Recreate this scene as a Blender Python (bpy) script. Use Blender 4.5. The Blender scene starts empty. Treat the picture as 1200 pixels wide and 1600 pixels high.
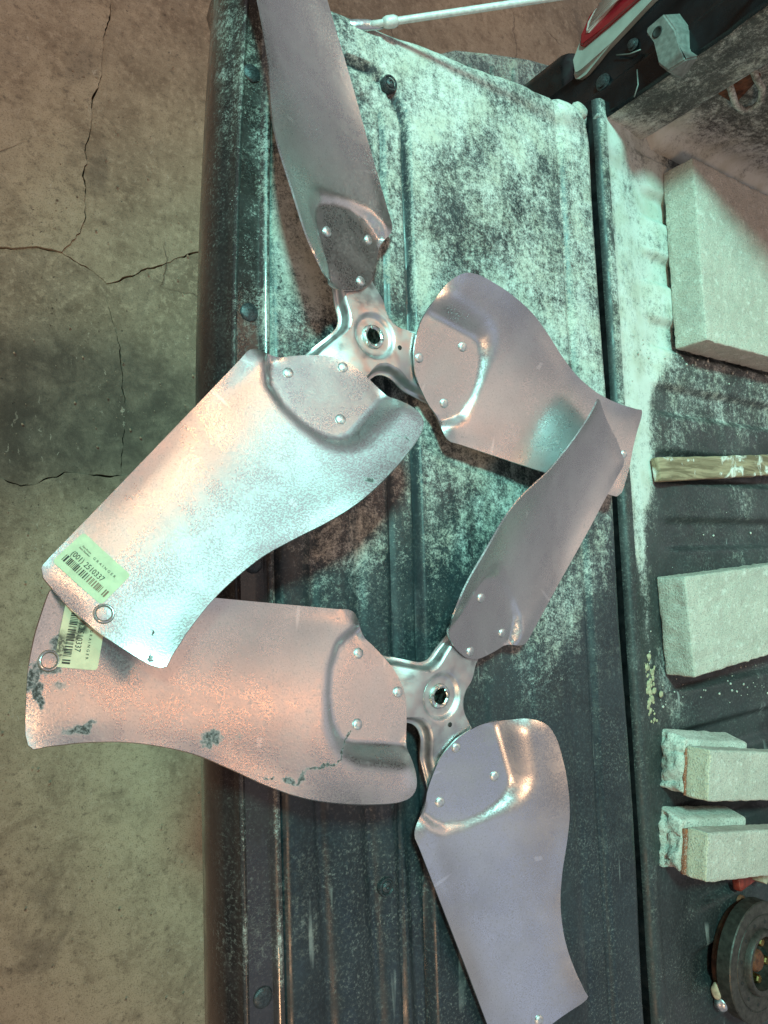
import bpy, bmesh, math, random
import numpy as np
from mathutils import Vector, Matrix, noise, geometry

# ------------------------------------------------------------------ camera, world, lamps
scn = bpy.context.scene
TG = 0.80                                   # height of the opened tailgate above the floor (m)
CAM = Vector((-0.4871, -0.0610, 1.3926))
CAM_R = Matrix(((0.82235, -0.01634, -0.56875), (-0.03734, 0.99588, -0.0826), (0.56775, 0.08917, 0.81836)))
cd = bpy.data.cameras.new('camera')
cd.sensor_fit = 'VERTICAL'; cd.sensor_height = 36.0; cd.lens = 36.0 * 1116.18 / 1600.0
cd.clip_start = 0.01; cd.clip_end = 200.0
cam = bpy.data.objects.new('camera', cd); scn.collection.objects.link(cam)
cam.matrix_world = Matrix.Translation(CAM) @ CAM_R.to_4x4()
scn.camera = cam

world = bpy.data.worlds.new('World'); scn.world = world; world.use_nodes = True
wb = world.node_tree.nodes['Background']
wb.inputs['Color'].default_value = (0.50, 0.492, 0.508, 1); wb.inputs['Strength'].default_value = 0.64

def lamp(name, az, el, dist, size, power, col, target=(0.0, 0.05, TG)):
    l = bpy.data.lights.new(name, 'AREA'); l.shape = 'DISK'; l.size = size; l.energy = power; l.color = col
    o = bpy.data.objects.new(name, l); scn.collection.objects.link(o)
    a, e = math.radians(az), math.radians(el)
    d = Vector((math.cos(a) * math.cos(e), math.sin(a) * math.cos(e), math.sin(e)))
    o.location = Vector(target) + d * dist
    o.rotation_euler = d.to_track_quat('Z', 'Y').to_euler()
    return o
def spot_lamp(name, az, el, dist, soft, cone, power, col, target):
    l = bpy.data.lights.new(name, 'SPOT'); l.spot_size = math.radians(cone); l.spot_blend = 1.0
    l.shadow_soft_size = soft; l.energy = power; l.color = col
    o = bpy.data.objects.new(name, l); scn.collection.objects.link(o)
    a, e = math.radians(az), math.radians(el)
    d = Vector((math.cos(a) * math.cos(e), math.sin(a) * math.cos(e), math.sin(e)))
    o.location = Vector(target) + d * dist
    o.rotation_euler = d.to_track_quat('Z', 'Y').to_euler()
    return o
spot_lamp('mint_bay_lamp', 146, 52, 4.2, 0.28, 31, 1130, (0.38, 1.0, 0.86), (0.36, 0.18, TG))
lamp('sodium_bay_lamp', -134, 38, 3.6, 0.40, 31, (1.0, 0.58, 0.32))
lamp('cool_blade_fill', 95, 47, 4.0, 2.6, 8, (0.80, 0.95, 1.0))  # unseen broad emitter added for the left blades to reflect
lamp('warm_blade_fill', -4, 55, 4.0, 2.2, 7, (1.0, 0.74, 0.57))  # unseen emitter added to warm the blade reflections
lamp('overhead_sodium_lamp', 70, 62, 3.2, 0.45, 9, (1.0, 0.50, 0.25))
lamp('cab_side_sodium_lamp', 30, 55, 3.2, 0.50, 4.5, (1.0, 0.40, 0.18))
lamp('low_blade_fill', 20, 25, 5.0, 3.6, 9, (0.98, 0.94, 1.0))  # low glow added out of view to lift the darker blades' reflections
lamp('blue_blade_fill', -72, 49, 4.0, 2.2, 4.5, (0.50, 0.66, 1.0))  # unseen emitter added to tint one blade's reflection blue

scn.view_settings.view_transform = 'Standard'; scn.view_settings.look = 'None'
scn.view_settings.exposure = 0.0; scn.view_settings.gamma = 1.0
scn.view_settings.use_curve_mapping = False
random.seed(7)

# ------------------------------------------------------------------ helpers
def tag(o, label=None, cat=None, group=None, kind=None):
    if label: o['label'] = label
    if cat: o['category'] = cat
    if group: o['group'] = group
    if kind: o['kind'] = kind
    return o
def empty(name, loc=(0, 0, 0), rot=None):
    o = bpy.data.objects.new(name, None); scn.collection.objects.link(o)
    o.empty_display_size = 0.05
    if rot is not None: o.matrix_world = Matrix.Translation(Vector(loc)) @ rot.to_4x4()
    else: o.location = loc
    return o
def link(name, me, mats, parent=None, smooth=True):
    o = bpy.data.objects.new(name, me); scn.collection.objects.link(o)
    for m in (mats if isinstance(mats, (list, tuple)) else [mats]): me.materials.append(m)
    if smooth: me.shade_smooth()
    if parent is not None: o.parent = parent
    return o
def from_bm(name, bm, mats, parent=None, smooth=True, auto=None):
    me = bpy.data.meshes.new(name); bm.normal_update(); bm.to_mesh(me); bm.free()
    o = link(name, me, mats, parent, smooth)
    if auto is not None: me.set_sharp_from_angle(angle=math.radians(auto))
    return o
def pyd(name, v, f, mats, parent=None, smooth=True, auto=None):
    me = bpy.data.meshes.new(name); me.from_pydata([tuple(p) for p in v], [], f); me.update()
    o = link(name, me, mats, parent, smooth)
    if auto is not None: me.set_sharp_from_angle(angle=math.radians(auto))
    return o
def sst(a, b, x):
    t = np.clip((x - a) / (b - a), 0, 1); return t * t * (3 - 2 * t)
def sheet(nu, nv, fn):
    """grid of (nu x nv) points from fn(i, j) -> vertices, quads"""
    v = [fn(i, j) for j in range(nv) for i in range(nu)]
    f = [(j * nu + i, j * nu + i + 1, (j + 1) * nu + i + 1, (j + 1) * nu + i) for j in range(nv - 1) for i in range(nu - 1)]
    return v, f
def set_attr(o, name, vals):
    a = o.data.attributes.new(name, 'FLOAT', 'POINT'); a.data.foreach_set('value', np.asarray(vals, dtype=np.float32))
def box_bm(x0, x1, y0, y1, z0, z1, bev=0.0, seg=2, cuts=0, amp=0.0, freq=40.0, only=None):
    bm = bmesh.new(); bmesh.ops.create_cube(bm, size=1)
    for v in bm.verts: v.co = Vector((x0 + (v.co.x + .5) * (x1 - x0), y0 + (v.co.y + .5) * (y1 - y0), z0 + (v.co.z + .5) * (z1 - z0)))
    if bev > 0: bmesh.ops.bevel(bm, geom=bm.edges[:], offset=bev, segments=seg, profile=.5, affect='EDGES')
    if cuts:
        for _ in range(cuts): bmesh.ops.subdivide_edges(bm, edges=[e for e in bm.edges if e.calc_length() > 0.006], cuts=1, use_grid_fill=True)
        bmesh.ops.triangulate(bm, faces=[f for f in bm.faces if len(f.verts) > 4])
    if amp:
        bm.normal_update()
        mv = {}
        for v in bm.verts:
            k = 1.0 if only is None else only(v.co)
            n = noise.noise(v.co * freq) + .5 * noise.noise(v.co * freq * 2.3) + .3 * noise.noise(v.co * freq * 6)
            mv[v] = v.normal * (n * amp * k)
        for v, d in mv.items(): v.co += d
    return bm
def tube_pts(path, r, n=10, closed=False):
    path = [Vector(p) for p in path]; N = len(path); v = []; f = []
    up = Vector((0, 0, 1)); prev = None
    for i, p in enumerate(path):
        t = (path[min(i + 1, N - 1)] - path[max(i - 1, 0)]).normalized()
        a = (prev - t * prev.dot(t)) if prev is not None else (up.cross(t) if abs(t.z) < .95 else Vector((1, 0, 0)).cross(t))
        a.normalize(); prev = a.copy(); b = t.cross(a)
        rr = r[i] if isinstance(r, (list, tuple)) else r
        for k in range(n):
            w = 2 * math.pi * k / n; v.append(p + (a * math.cos(w) + b * math.sin(w)) * rr)
    for i in range(N - 1):
        for k in range(n): f.append((i * n + k, i * n + (k + 1) % n, (i + 1) * n + (k + 1) % n, (i + 1) * n + k))
    f.append(tuple(range(n - 1, -1, -1))); f.append(tuple((N - 1) * n + k for k in range(n)))
    return v, f
def lathe_pts(prof, n=32, cap0=False, cap1=False):
    """prof: list of (r, z)"""
    v = []; f = []
    for r, z in prof:
        for k in range(n):
            w = 2 * math.pi * k / n; v.append((r * math.cos(w), r * math.sin(w), z))
    for i in range(len(prof) - 1):
        for k in range(n): f.append((i * n + k, i * n + (k + 1) % n, (i + 1) * n + (k + 1) % n, (i + 1) * n + k))
    if cap0: f.append(tuple(range(n - 1, -1, -1)))
    if cap1: f.append(tuple((len(prof) - 1) * n + k for k in range(n)))
    return v, f
def xform(v, M): return [M @ Vector(p) for p in v]

# ------------------------------------------------------------------ material helper
class NT:
    def __init__(s, name):
        s.m = bpy.data.materials.new(name); s.m.use_nodes = True; s.t = s.m.node_tree; s.N = s.t.nodes
        s.b = s.N['Principled BSDF']; s.out = s.N['Material Output']
        s._co = None
    def L(s, a, b): s.t.links.new(a, b)
    def set(s, sock, v):
        if isinstance(v, bpy.types.NodeSocket): s.L(v, sock)
        elif isinstance(v, (tuple, list)) and len(v) == 3 and sock.type == 'RGBA': sock.default_value = (*v, 1)
        else: sock.default_value = v
    def p(s, **k):
        for a, v in k.items(): s.set(s.b.inputs[a.replace('_', ' ')], v)
        return s
    @property
    def co(s):
        if s._co is None: s._co = s.N.new('ShaderNodeTexCoord').outputs['Object']
        return s._co
    def noise(s, scale, detail=4, rough=.55, dist=0, vec=None, col=False):
        n = s.N.new('ShaderNodeTexNoise'); s.L(vec or s.co, n.inputs['Vector'])
        n.inputs['Scale'].default_value = scale; n.inputs['Detail'].default_value = detail
        n.inputs['Roughness'].default_value = rough; n.inputs['Distortion'].default_value = dist
        return n.outputs['Color' if col else 'Fac']
    def vor(s, scale, feature='F1', out='Distance', vec=None, rand=1.0):
        n = s.N.new('ShaderNodeTexVoronoi'); n.feature = feature; s.L(vec or s.co, n.inputs['Vector'])
        n.inputs['Scale'].default_value = scale; n.inputs['Randomness'].default_value = rand
        return n.outputs[out]
    def math(s, op, a, b=0.5, c=None, clamp=False):
        n = s.N.new('ShaderNodeMath'); n.operation = op; n.use_clamp = clamp
        s.set(n.inputs[0], a); s.set(n.inputs[1], b)
        if c is not None: s.set(n.inputs[2], c)
        return n.outputs[0]
    def ramp(s, v, a, b, lo=0.0, hi=1.0):
        n = s.N.new('ShaderNodeMapRange'); n.interpolation_type = 'SMOOTHSTEP'
        s.set(n.inputs['Value'], v); s.set(n.inputs['From Min'], a); s.set(n.inputs['From Max'], b)
        s.set(n.inputs['To Min'], lo); s.set(n.inputs['To Max'], hi); return n.outputs['Result']
    def mix(s, f, a, b):
        n = s.N.new('ShaderNodeMix'); n.data_type = 'RGBA'
        s.set(n.inputs['Factor'], f); s.set(n.inputs['A'] if False else n.inputs[6], a); s.set(n.inputs[7], b); return n.outputs[2]
    def mixf(s, f, a, b):
        n = s.N.new('ShaderNodeMix'); n.data_type = 'FLOAT'
        s.set(n.inputs[0], f); s.set(n.inputs[2], a); s.set(n.inputs[3], b); return n.outputs[0]
    def attr(s, name):
        n = s.N.new('ShaderNodeAttribute'); n.attribute_name = name; return n.outputs['Fac']
    def mapping(s, scale=(1, 1, 1), loc=(0, 0, 0), rot=(0, 0, 0), vec=None):
        n = s.N.new('ShaderNodeMapping'); s.L(vec or s.co, n.inputs['Vector'])
        n.inputs['Scale'].default_value = scale; n.inputs['Location'].default_value = loc; n.inputs['Rotation'].default_value = rot
        return n.outputs['Vector']
    def warp(s, scale, amt, vec=None):
        c = s.noise(scale, 3, vec=vec, col=True)
        n = s.N.new('ShaderNodeVectorMath'); n.operation = 'MULTIPLY_ADD'
        s.L(c, n.inputs[0]); n.inputs[1].default_value = (amt,) * 3; s.L(vec or s.co, n.inputs[2])
        return n.outputs[0]
    def bump(s, h, strength=.3, dist=.001):
        n = s.N.new('ShaderNodeBump'); n.inputs['Strength'].default_value = strength; n.inputs['Distance'].default_value = dist
        s.L(h, n.inputs['Height']); s.L(n.outputs['Normal'], s.b.inputs['Normal']); return n
    def spot(s, x, y, rx, ry, ang, vec):
        """soft elliptical spot mask, about 1 inside"""
        a = math.radians(ang)
        m = s.N.new('ShaderNodeVectorMath'); m.operation = 'SUBTRACT'; s.L(vec, m.inputs[0]); m.inputs[1].default_value = (x, y, 0)
        sp = s.N.new('ShaderNodeSeparateXYZ'); s.L(m.outputs[0], sp.inputs[0])
        u = s.math('ADD', s.math('MULTIPLY', sp.outputs[0], math.cos(a) / rx), s.math('MULTIPLY', sp.outputs[1], math.sin(a) / rx))
        v = s.math('ADD', s.math('MULTIPLY', sp.outputs[0], -math.sin(a) / ry), s.math('MULTIPLY', sp.outputs[1], math.cos(a) / ry))
        d = s.math('SQRT', s.math('ADD', s.math('MULTIPLY', u, u), s.math('MULTIPLY', v, v)))
        return s.ramp(d, .35, 1.2, 1.0, 0.0)

def plain(name, col, rough=.5, metal=0.0, var=.25, scale=60, bump=.15, spec=.5):
    t = NT(name); n = t.noise(scale, 5)
    lo = tuple(c * (1 - var) for c in col); hi = tuple(min(1, c * (1 + var)) for c in col)
    t.p(Base_Color=t.mix(t.ramp(n, .3, .7), lo, hi), Roughness=t.ramp(t.noise(scale * 2.1, 4), .3, .7, max(.02, rough - .12), min(1, rough + .12)), Metallic=metal)
    t.b.inputs['Specular IOR Level'].default_value = spec
    if bump: t.bump(t.noise(scale * 8, 4), bump, .0006)
    return t.m

DUST = (0.58, 0.59, 0.555)
def dusty(name, base, base2, rough, metal=0.0, fine=1.0, coat=0.0, dustcol=DUST, scratch=True):
    """dark liner plastic or paint under thrown cement dust; the 'dust' attribute says how much lies where"""
    t = NT(name)
    d = t.attr('dust')
    n1 = t.noise(15 * fine, 5, .6, .3); n2 = t.noise(125 * fine, 5, .7, .2); n3 = t.noise(420 * fine, 3, .7); n4 = t.noise(1100 * fine, 2, .6); n5 = t.noise(70 * fine, 4, .6, .2, vec=t.mapping((1, .14, 1)))
    s_ = t.math('ADD', t.math('ADD', t.math('MULTIPLY', n1, .64), t.math('MULTIPLY', n2, .62)), t.math('ADD', t.math('MULTIPLY', n3, .54), t.math('MULTIPLY', n4, .36)))
    s_ = t.math('ADD', s_, t.math('MULTIPLY', t.math('SUBTRACT', n5, .5), .28))
    s_ = t.math('ADD', t.math('MULTIPLY', t.math('SUBTRACT', s_, 1.08), 2.0), .5)       # spread about 0..1
    th = t.math('SUBTRACT', 1.0, d)
    m_ = t.ramp(s_, t.math('SUBTRACT', th, .36), t.math('ADD', th, .46))
    m_ = t.math('MULTIPLY', m_, t.ramp(d, .0, .26, .22, 1.0))
    # single flecks everywhere
    fl = t.ramp(t.vor(330, vec=t.warp(900, .0012)), .10, .16, 1.0, 0.0)
    fl = t.math('MULTIPLY', fl, t.ramp(t.noise(40, 3), .50, .62))
    fl = t.math('MULTIPLY', fl, t.ramp(d, .02, .25))
    m_ = t.math('MAXIMUM', m_, t.math('MULTIPLY', fl, .85))
    film = t.math('MULTIPLY', t.ramp(t.noise(9, 6, .65, .5), .35, .7), t.math('MULTIPLY', t.math('ADD', d, .03), .16))
    m_ = t.math('MAXIMUM', m_, film)
    haze_ = t.math('MULTIPLY', t.ramp(t.noise(340, 4, .75), .50, .72), t.ramp(t.noise(11, 5, .65, .6), .36, .66, .03, .26))
    m_ = t.math('MAXIMUM', m_, haze_)
    bc = t.mix(t.ramp(t.noise(7, 5, .6, .4), .35, .65), base, base2)
    bc = t.mix(t.ramp(t.noise(260, 3), .45, .75, 0, .5), bc, tuple(min(1, c * 1.7 + .006) for c in base2))
    dc = t.mix(t.ramp(t.noise(30, 4), .35, .7), dustcol, (dustcol[0] * .82, dustcol[1] * .80, dustcol[2] * .74))
    if scratch:
        sc = t.noise(60, 2, .5, 0, vec=t.mapping((1, .06, 1), rot=(0, 0, .25)))
        sc = t.math('MULTIPLY', t.ramp(sc, .66, .70), t.ramp(t.noise(14, 2), .5, .65))
        bc = t.mix(t.math('MULTIPLY', sc, .5), bc, (.35, .37, .36))
    t.p(Base_Color=t.mix(m_, bc, dc), Metallic=metal)
    t.p(Roughness=t.mixf(m_, t.ramp(t.noise(35, 5), .3, .7, rough - .1, rough + .14), .92))
    if coat: t.b.inputs['Coat Weight'].default_value = coat
    t.bump(t.math('ADD', t.math('MULTIPLY', m_, .9), t.math('MULTIPLY', t.noise(520, 3), .5)), 0.22, .0009)
    return t.m

M = {}
M['liner'] = dusty('tailgate_liner_plastic', (.008, .013, .017), (.018, .026, .032), .36)
M['bed'] = dusty('bed_liner_plastic', (.011, .015, .017), (.024, .029, .031), .5, fine=.9)
M['paint'] = dusty('black_tailgate_paint', (.010, .009, .010), (.024, .017, .017), .24, fine=1.3, coat=.35)
M['wallplastic'] = dusty('bed_wall_plastic', (.020, .021, .021), (.04, .038, .036), .55, fine=1.2)
M['blackpaint'] = plain('black_body_paint', (.006, .007, .009), .20, var=.4, scale=30, bump=.05, spec=.35)
M['blackgap'] = plain('black_channel_paint', (.004, .005, .006), .35, var=.4, scale=40, bump=.1)
M['steel'] = plain('zinc_steel', (.58, .59, .60), .34, 1.0, .12, 90, .1)
M['rivet'] = plain('aluminium_rivet', (.62, .63, .64), .46, 1.0, .08, 200, .05)
M['dark'] = plain('dark_recess', (.01, .01, .01), .7)
M['rust'] = plain('rusty_steel', (.11, .038, .018), .75, .2, .5, 130, .4)
M['rusty_disc'] = plain('dark_brake_iron', (.050, .044, .038), .50, .4, .35, 120, .25)
M['brass'] = plain('brass_bolt', (.40, .29, .11), .35, 1.0, .2, 150, .2)
M['redpaint'] = plain('red_painted_steel', (.22, .025, .015), .42, .0, .4, 110, .25)
M['greybracket'] = plain('grey_striker_paint', (.20, .21, .20), .5, .35, .25, 140, .35)
M['cable'] = plain('grey_cable_sleeve', (.55, .56, .55), .45, .15, .15, 200, .2)

def blade_metal(name, spots=(), dull=0.0):
    t = NT(name)
    w = t.warp(35, .006)
    n = t.noise(11, 5, .6, .3); fine = t.noise(620, 2, .65); mid = t.noise(140, 4, .6)
    base = t.mix(t.ramp(n, .3, .72), (.52, .52, .53), (.64, .64, .645))
    base = t.mix(t.ramp(fine, .53, .70, 0, .34), base, (.27, .265, .265))
    base = t.mix(t.ramp(t.noise(760, 2, .6), 0.60, .70, 0, .38), base, (.86, .86, .87))
    base = t.mix(t.ramp(mid, .62, .8, 0, .18), base, (.9, .9, .9))
    # handling scratches
    sc = t.noise(70, 2, .5, 0, vec=t.mapping((1, .05, 1), rot=(0, 0, .7)))
    sc = t.math('MULTIPLY', t.ramp(sc, .67, .70), t.ramp(t.noise(16, 2), .50, .62))
    base = t.mix(t.math('MULTIPLY', sc, .4), base, (.92, .92, .92))
    met = 1.0
    rough = t.math('ADD', t.ramp(t.noise(20, 6, .65, .6), .3, .7, 0.30 + dull, .40 + dull), t.ramp(fine, .4, .7, -.07, .09))
    if spots:
        ww = t.warp(260, .0065, vec=t.warp(60, .012))
        # warp offsets are centred on half the amount
        sh = t.mapping(loc=(-.00925, -.00925, 0), vec=ww)
        k = None
        for (x, y, rx, ry, a, st) in spots:
            q = t.math('MULTIPLY', t.spot(x, y, rx, ry, a, sh), st); k = q if k is None else t.math('MAXIMUM', k, q)
        k = t.ramp(t.math('ADD', k, t.math('MULTIPLY', t.math('SUBTRACT', t.noise(240, 5, .7), .5), 1.6)), .22, .75)
        k = t.math('MULTIPLY', k, t.ramp(t.noise(420, 4, .7), .36, .58, .45, .95))
        base = t.mix(k, base, (.014, .012, .010)); rough = t.mixf(k, rough, .75)
        met = t.math('SUBTRACT', 1.0, k)
    t.p(Base_Color=base, Metallic=met, Roughness=rough)
    t.bump(t.math('ADD', t.math('MULTIPLY', fine, .7), t.math('MULTIPLY', t.noise(30, 3), .35)), .16, .0009)
    return t.m
S = 0.82                                      # fan keypoints are kept for a 0.44 m tip radius; S brings them to real size
def sc_spots(l): return [(x * S, y * S, rx * S, ry * S, a, st) for x, y, rx, ry, a, st in l]
M['blade'] = blade_metal('galvanised_blade')
M['blade_top_sticker'] = blade_metal('galvanised_blade_stickered', sc_spots([(.170, .095, .004, .006, 20, .8), (.444, .055, .003, .004, 0, .9), (.4264, .0454, .006, .0012, 60, .7), (.1035, .085, .0008, .010, 12, .8), (.1020, .097, .0008, .008, -20, .8)]))
M['blade_scuffed'] = blade_metal('galvanised_blade_scuffed', sc_spots([
    (.4398, .006, .012, .012, 0, .75), (.449, .018, .006, .016, 0, .95), (.443, .031, .005, .013, 20, .85), (.4306, -.0135, .014, .007, 40, .9), (.4266, .024, .008, .005, 0, .45),
    (.2905, .0585, .013, .008, 10, .75), (.4045, .054, .016, .005, 20, .8), (.416, .0575, .010, .004, 10, .55), (.2649, .0533, .010, .005, 20, .35),
    ] + [((a[0] + b[0]) / 2, (a[1] + b[1]) / 2, math.hypot(b[0] - a[0], b[1] - a[1]) * .62, w, math.degrees(math.atan2(b[1] - a[1], b[0] - a[0])), .95)
         for a, b, w in (((.2171, .0861), (.2041, .0904), .0026), ((.2041, .0904), (.1923, .0810), .0030), ((.1923, .0810), (.1587, .0730), .0022), ((.1587, .0730), (.1411, .0556), .0016), ((.1411, .0556), (.1292, .0404), .0022), ((.2405, .0871), (.2257, .0843), .0013))]))
M['ringdirt'] = plain('rivet_ring_grime', (.14, .11, .08), .6, .4, .3, 200, .2)
M['tiprivet'] = blade_metal('flat_tip_rivet_metal')
M['spider'] = plain('pressed_hub_steel', (.56, .57, .57), .45, 1.0, .05, 40, .05)
M['hubcore'] = plain('zinc_hub_core', (.55, .60, .57), .26, 1.0, .2, 120, .15)
def paper(name, col, smear=()):
    t = NT(name); n = t.noise(90, 5, .6, .6)
    c_ = t.mix(t.ramp(n, .35, .7), col, tuple(c * .84 for c in col))
    if smear:
        sh = t.mapping(loc=(-.00925, -.00925, 0), vec=t.warp(260, .0065, vec=t.warp(60, .012))); k = None
        for q in smear:
            w = t.spot(*[v * .82 for v in q[:4]], q[4], sh); k = w if k is None else t.math('MAXIMUM', k, w)
        c_ = t.mix(t.math('MULTIPLY', k, t.ramp(t.noise(330, 4, .7), .36, .5, .35, .92)), c_, (.05, .048, .038))
    t.p(Base_Color=c_, Roughness=.55)
    t.bump(t.noise(120, 4, .6, 1.0), .35, .0008); return t.m
M['sticker'] = paper('pale_green_label_paper', (.56, .66, .44))
M['sticker2'] = paper('cream_label_paper', (.74, .66, .45), ((.432, -.010, .006, .013, 0), (.424, -.020, .008, .007, 30), (.4165, -.026, .006, .006, 0)))
M['ink'] = plain('black_label_ink', (.03, .03, .028), .6, bump=0)
M['inkbrown'] = plain('worn_brown_label_ink', (.20, .13, .085), .6, bump=0)

# ------------------------------------------------------------------ setting: workshop floor
def floor_mat(name, a, b):
    t = NT(name)
    w = t.warp(3, .25)
    n = t.noise(2.6, 8, .62, .4); n2 = t.noise(14, 8, .68, .4); n3 = t.noise(75, 6, .7); n4 = t.noise(420, 3, .65)
    c = t.mix(t.ramp(n, .36, .64), a, b)
    c = t.mix(t.ramp(n2, .44, .68, 0, .50), c, (.16, .115, .078))
    c = t.mix(t.ramp(t.noise(24, 8, .72, .8), .52, .70, 0, .65), c, (.58, .47, .33))
    c = t.mix(t.ramp(n3, .50, .66, 0, .60), c, (.52, .43, .31))
    c = t.mix(t.ramp(n3, .46, .32, 0, .60), c, (.13, .10, .07))
    c = t.mix(t.ramp(n4, .50, .70, 0, .6), c, (.10, .077, .055))
    st = t.ramp(t.noise(4.2, 5, .6, .8), .56, .68)
    c = t.mix(t.math('MULTIPLY', st, .42), c, (.075, .058, .042))
    dark_oval = t.spot(-.18, .26, .34, .20, 10, t.warp(6, .18, vec=t.mapping(loc=(-.09, -.09, 0))))  # soft dark oval over the middle of the floor
    c = t.mix(t.math('MULTIPLY', dark_oval, t.ramp(n2, .3, .6, .55, .85)), c, (.050, .043, .035))
    pits = t.math('MULTIPLY', t.ramp(t.vor(60, vec=t.warp(160, .01)), .05, .11, 1, 0), t.ramp(t.noise(6, 2), .5, .6))
    c = t.mix(t.math('MULTIPLY', pits, .8), c, (.03, .025, .02))
    cr = t.vor(3.1, 'DISTANCE_TO_EDGE', vec=t.warp(60, .012, vec=t.warp(5, .12)))
    crm = t.math('MULTIPLY', t.ramp(cr, .0, .008, 1, 0), t.ramp(t.noise(3.1, 3), .50, .60))
    c = t.mix(t.math('MULTIPLY', crm, .45), c, (.06, .045, .034))
    fl = t.noise(140, 3, .6, 0, vec=t.mapping((1, .22, 1), rot=(0, 0, .9), vec=t.warp(40, .03)))
    fl = t.math('MULTIPLY', t.ramp(fl, .64, .70), t.ramp(t.noise(9, 4), .48, .62))
    c = t.mix(t.math('MULTIPLY', fl, .55), c, (.58, .52, .42))
    t.p(Base_Color=c, Roughness=t.ramp(n2, .3, .7, .55, .85))
    h = t.math('ADD', t.math('MULTIPLY', n2, 1.2), t.math('SUBTRACT', t.math('MULTIPLY', n3, .5), t.math('MULTIPLY', t.math('MAXIMUM', crm, pits), 1.5)))
    t.bump(t.math('ADD', h, t.math('MULTIPLY', n4, .35)), .6, .003)
    return t.m
FM = [floor_mat('worn_concrete', (.45, .365, .250), (.31, .248, .168)), floor_mat('darker_concrete', (.36, .290, .198), (.24, .190, .130)), floor_mat('pale_concrete', (.50, .405, .275), (.35, .280, .190))]  # the middle slabs take the darker mix
M['dirt'] = plain('joint_dirt', (.035, .026, .018), .95, var=.5, scale=50, bump=.6)
ground = pyd('floor', [(-30, -30, -.030), (30, -30, -.030), (30, 30, -.030), (-30, 30, -.030)], [(0, 1, 2, 3)], M['dirt'], smooth=False)
tag(ground, kind='structure')
def ragged(p, q, n, amp, seed):
    """broken concrete edge from p to q"""
    p, q = Vector((*p, 0)), Vector((*q, 0)); d = q - p; nn = Vector((-d.y, d.x, 0)).normalized(); out = []
    for i in range(n):
        u = i / n; b = p + d * u
        w = min(1, 6 * u, 6 * (1 - u) + .15) if i else 0
        out.append(b + nn * (amp * w * (noise.noise(b * 9 + Vector((0, 0, seed))) + .6 * noise.noise(b * 37 + Vector((0, 0, seed))) + .32 * noise.noise(b * 130 + Vector((0, 0, seed))))))
    return out
# shared node points of the slab joints (x, y)
J = dict(a=(-.155, 3.2), b=(-.141, 1.094), c=(-.179, .813), d=(-.199, .600), e=(-.231, .555), f=(-.40, .532), g=(-3.0, .50),
         h=(-.151, .512), i=(-.058, .564), j=(.064, .639), k=(.30, .72), l=(3.0, 1.9), m=(-3, .14), n=(-.345, .131), o=(-.290, .115), q=(-.226, .141), r=(-.125, .139), s=(.15, .16), t=(3, .3),
         u=(-.117, .290), A=(-3, 3.2), B=(3, 3.2), C=(-3, -3), D=(3, -3))
edge_cache = {}
def joint(p, q):
    key = (p, q)
    if key in edge_cache: return edge_cache[key]
    if (q, p) in edge_cache: return None
    L_ = (Vector(J[q]) - Vector(J[p])).length
    edge_cache[key] = ragged(J[p], J[q], max(3, int(L_ / .007)) if L_ < 1.5 else 120, .008, len(edge_cache))
    return edge_cache[key]
def slab(keys, mat, z, gap=.0010):
    pts = []
    for a, b in zip(keys, keys[1:] + keys[:1]):
        e = joint(a, b)
        if e is None:
            r = edge_cache[(b, a)]; e = [Vector((*J[a], 0))] + list(reversed(r[1:]))
        pts += e
    # shrink a little so the joint stays open
    P2 = []
    n = len(pts)
    for i in range(n):
        t = (pts[(i + 1) % n] - pts[i - 1]); nn = Vector((-t.y, t.x, 0))
        nn = nn.normalized() if nn.length > 1e-9 else Vector((0, 0, 0))
        P2.append(pts[i] + nn * gap * max(.1, 1 + 2.2 * noise.noise(pts[i] * 22) + 1.2 * noise.noise(pts[i] * 90)))
    bm = bmesh.new()
    vs, es, fs, *_ = geometry.delaunay_2d_cdt([Vector((p.x, p.y)) for p in P2], [(i, (i + 1) % n) for i in range(n)], [], 1, 1e-7)
    tv = [bm.verts.new((p.x, p.y, z)) for p in vs]
    for q in fs:
        fc = bm.faces.new([tv[i] for i in q]); fc.normal_update()
        if fc.normal.z < 0: fc.normal_flip()
    be = [e for e in bm.edges if e.is_boundary]; low = {}
    for e in be:
        for q in e.verts:
            if q not in low: low[q] = bm.verts.new((q.co.x, q.co.y, -.05))
    for e in be: bm.faces.new((e.verts[0], e.verts[1], low[e.verts[1]], low[e.verts[0]]))
    return from_bm('concrete_slab', bm, mat, ground, smooth=False)
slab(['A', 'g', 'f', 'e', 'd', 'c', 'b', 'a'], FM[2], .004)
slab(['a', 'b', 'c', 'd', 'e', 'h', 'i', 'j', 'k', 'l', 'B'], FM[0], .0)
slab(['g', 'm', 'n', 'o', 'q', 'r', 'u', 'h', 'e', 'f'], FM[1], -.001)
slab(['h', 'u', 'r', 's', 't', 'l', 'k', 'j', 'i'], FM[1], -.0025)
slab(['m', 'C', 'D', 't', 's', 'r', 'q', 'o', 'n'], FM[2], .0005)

# ------------------------------------------------------------------ pickup truck: tailgate
truck = empty('pickup_truck', (0.9, 0, 0))
tag(truck, 'black pickup truck with its dusty tailgate folded down and bed open', 'pickup truck')
truck_inv = truck.matrix_world.inverted() if False else Matrix.Translation((-0.9, 0, 0))
def tpart(o): o.matrix_parent_inverse = truck_inv; return o

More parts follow.
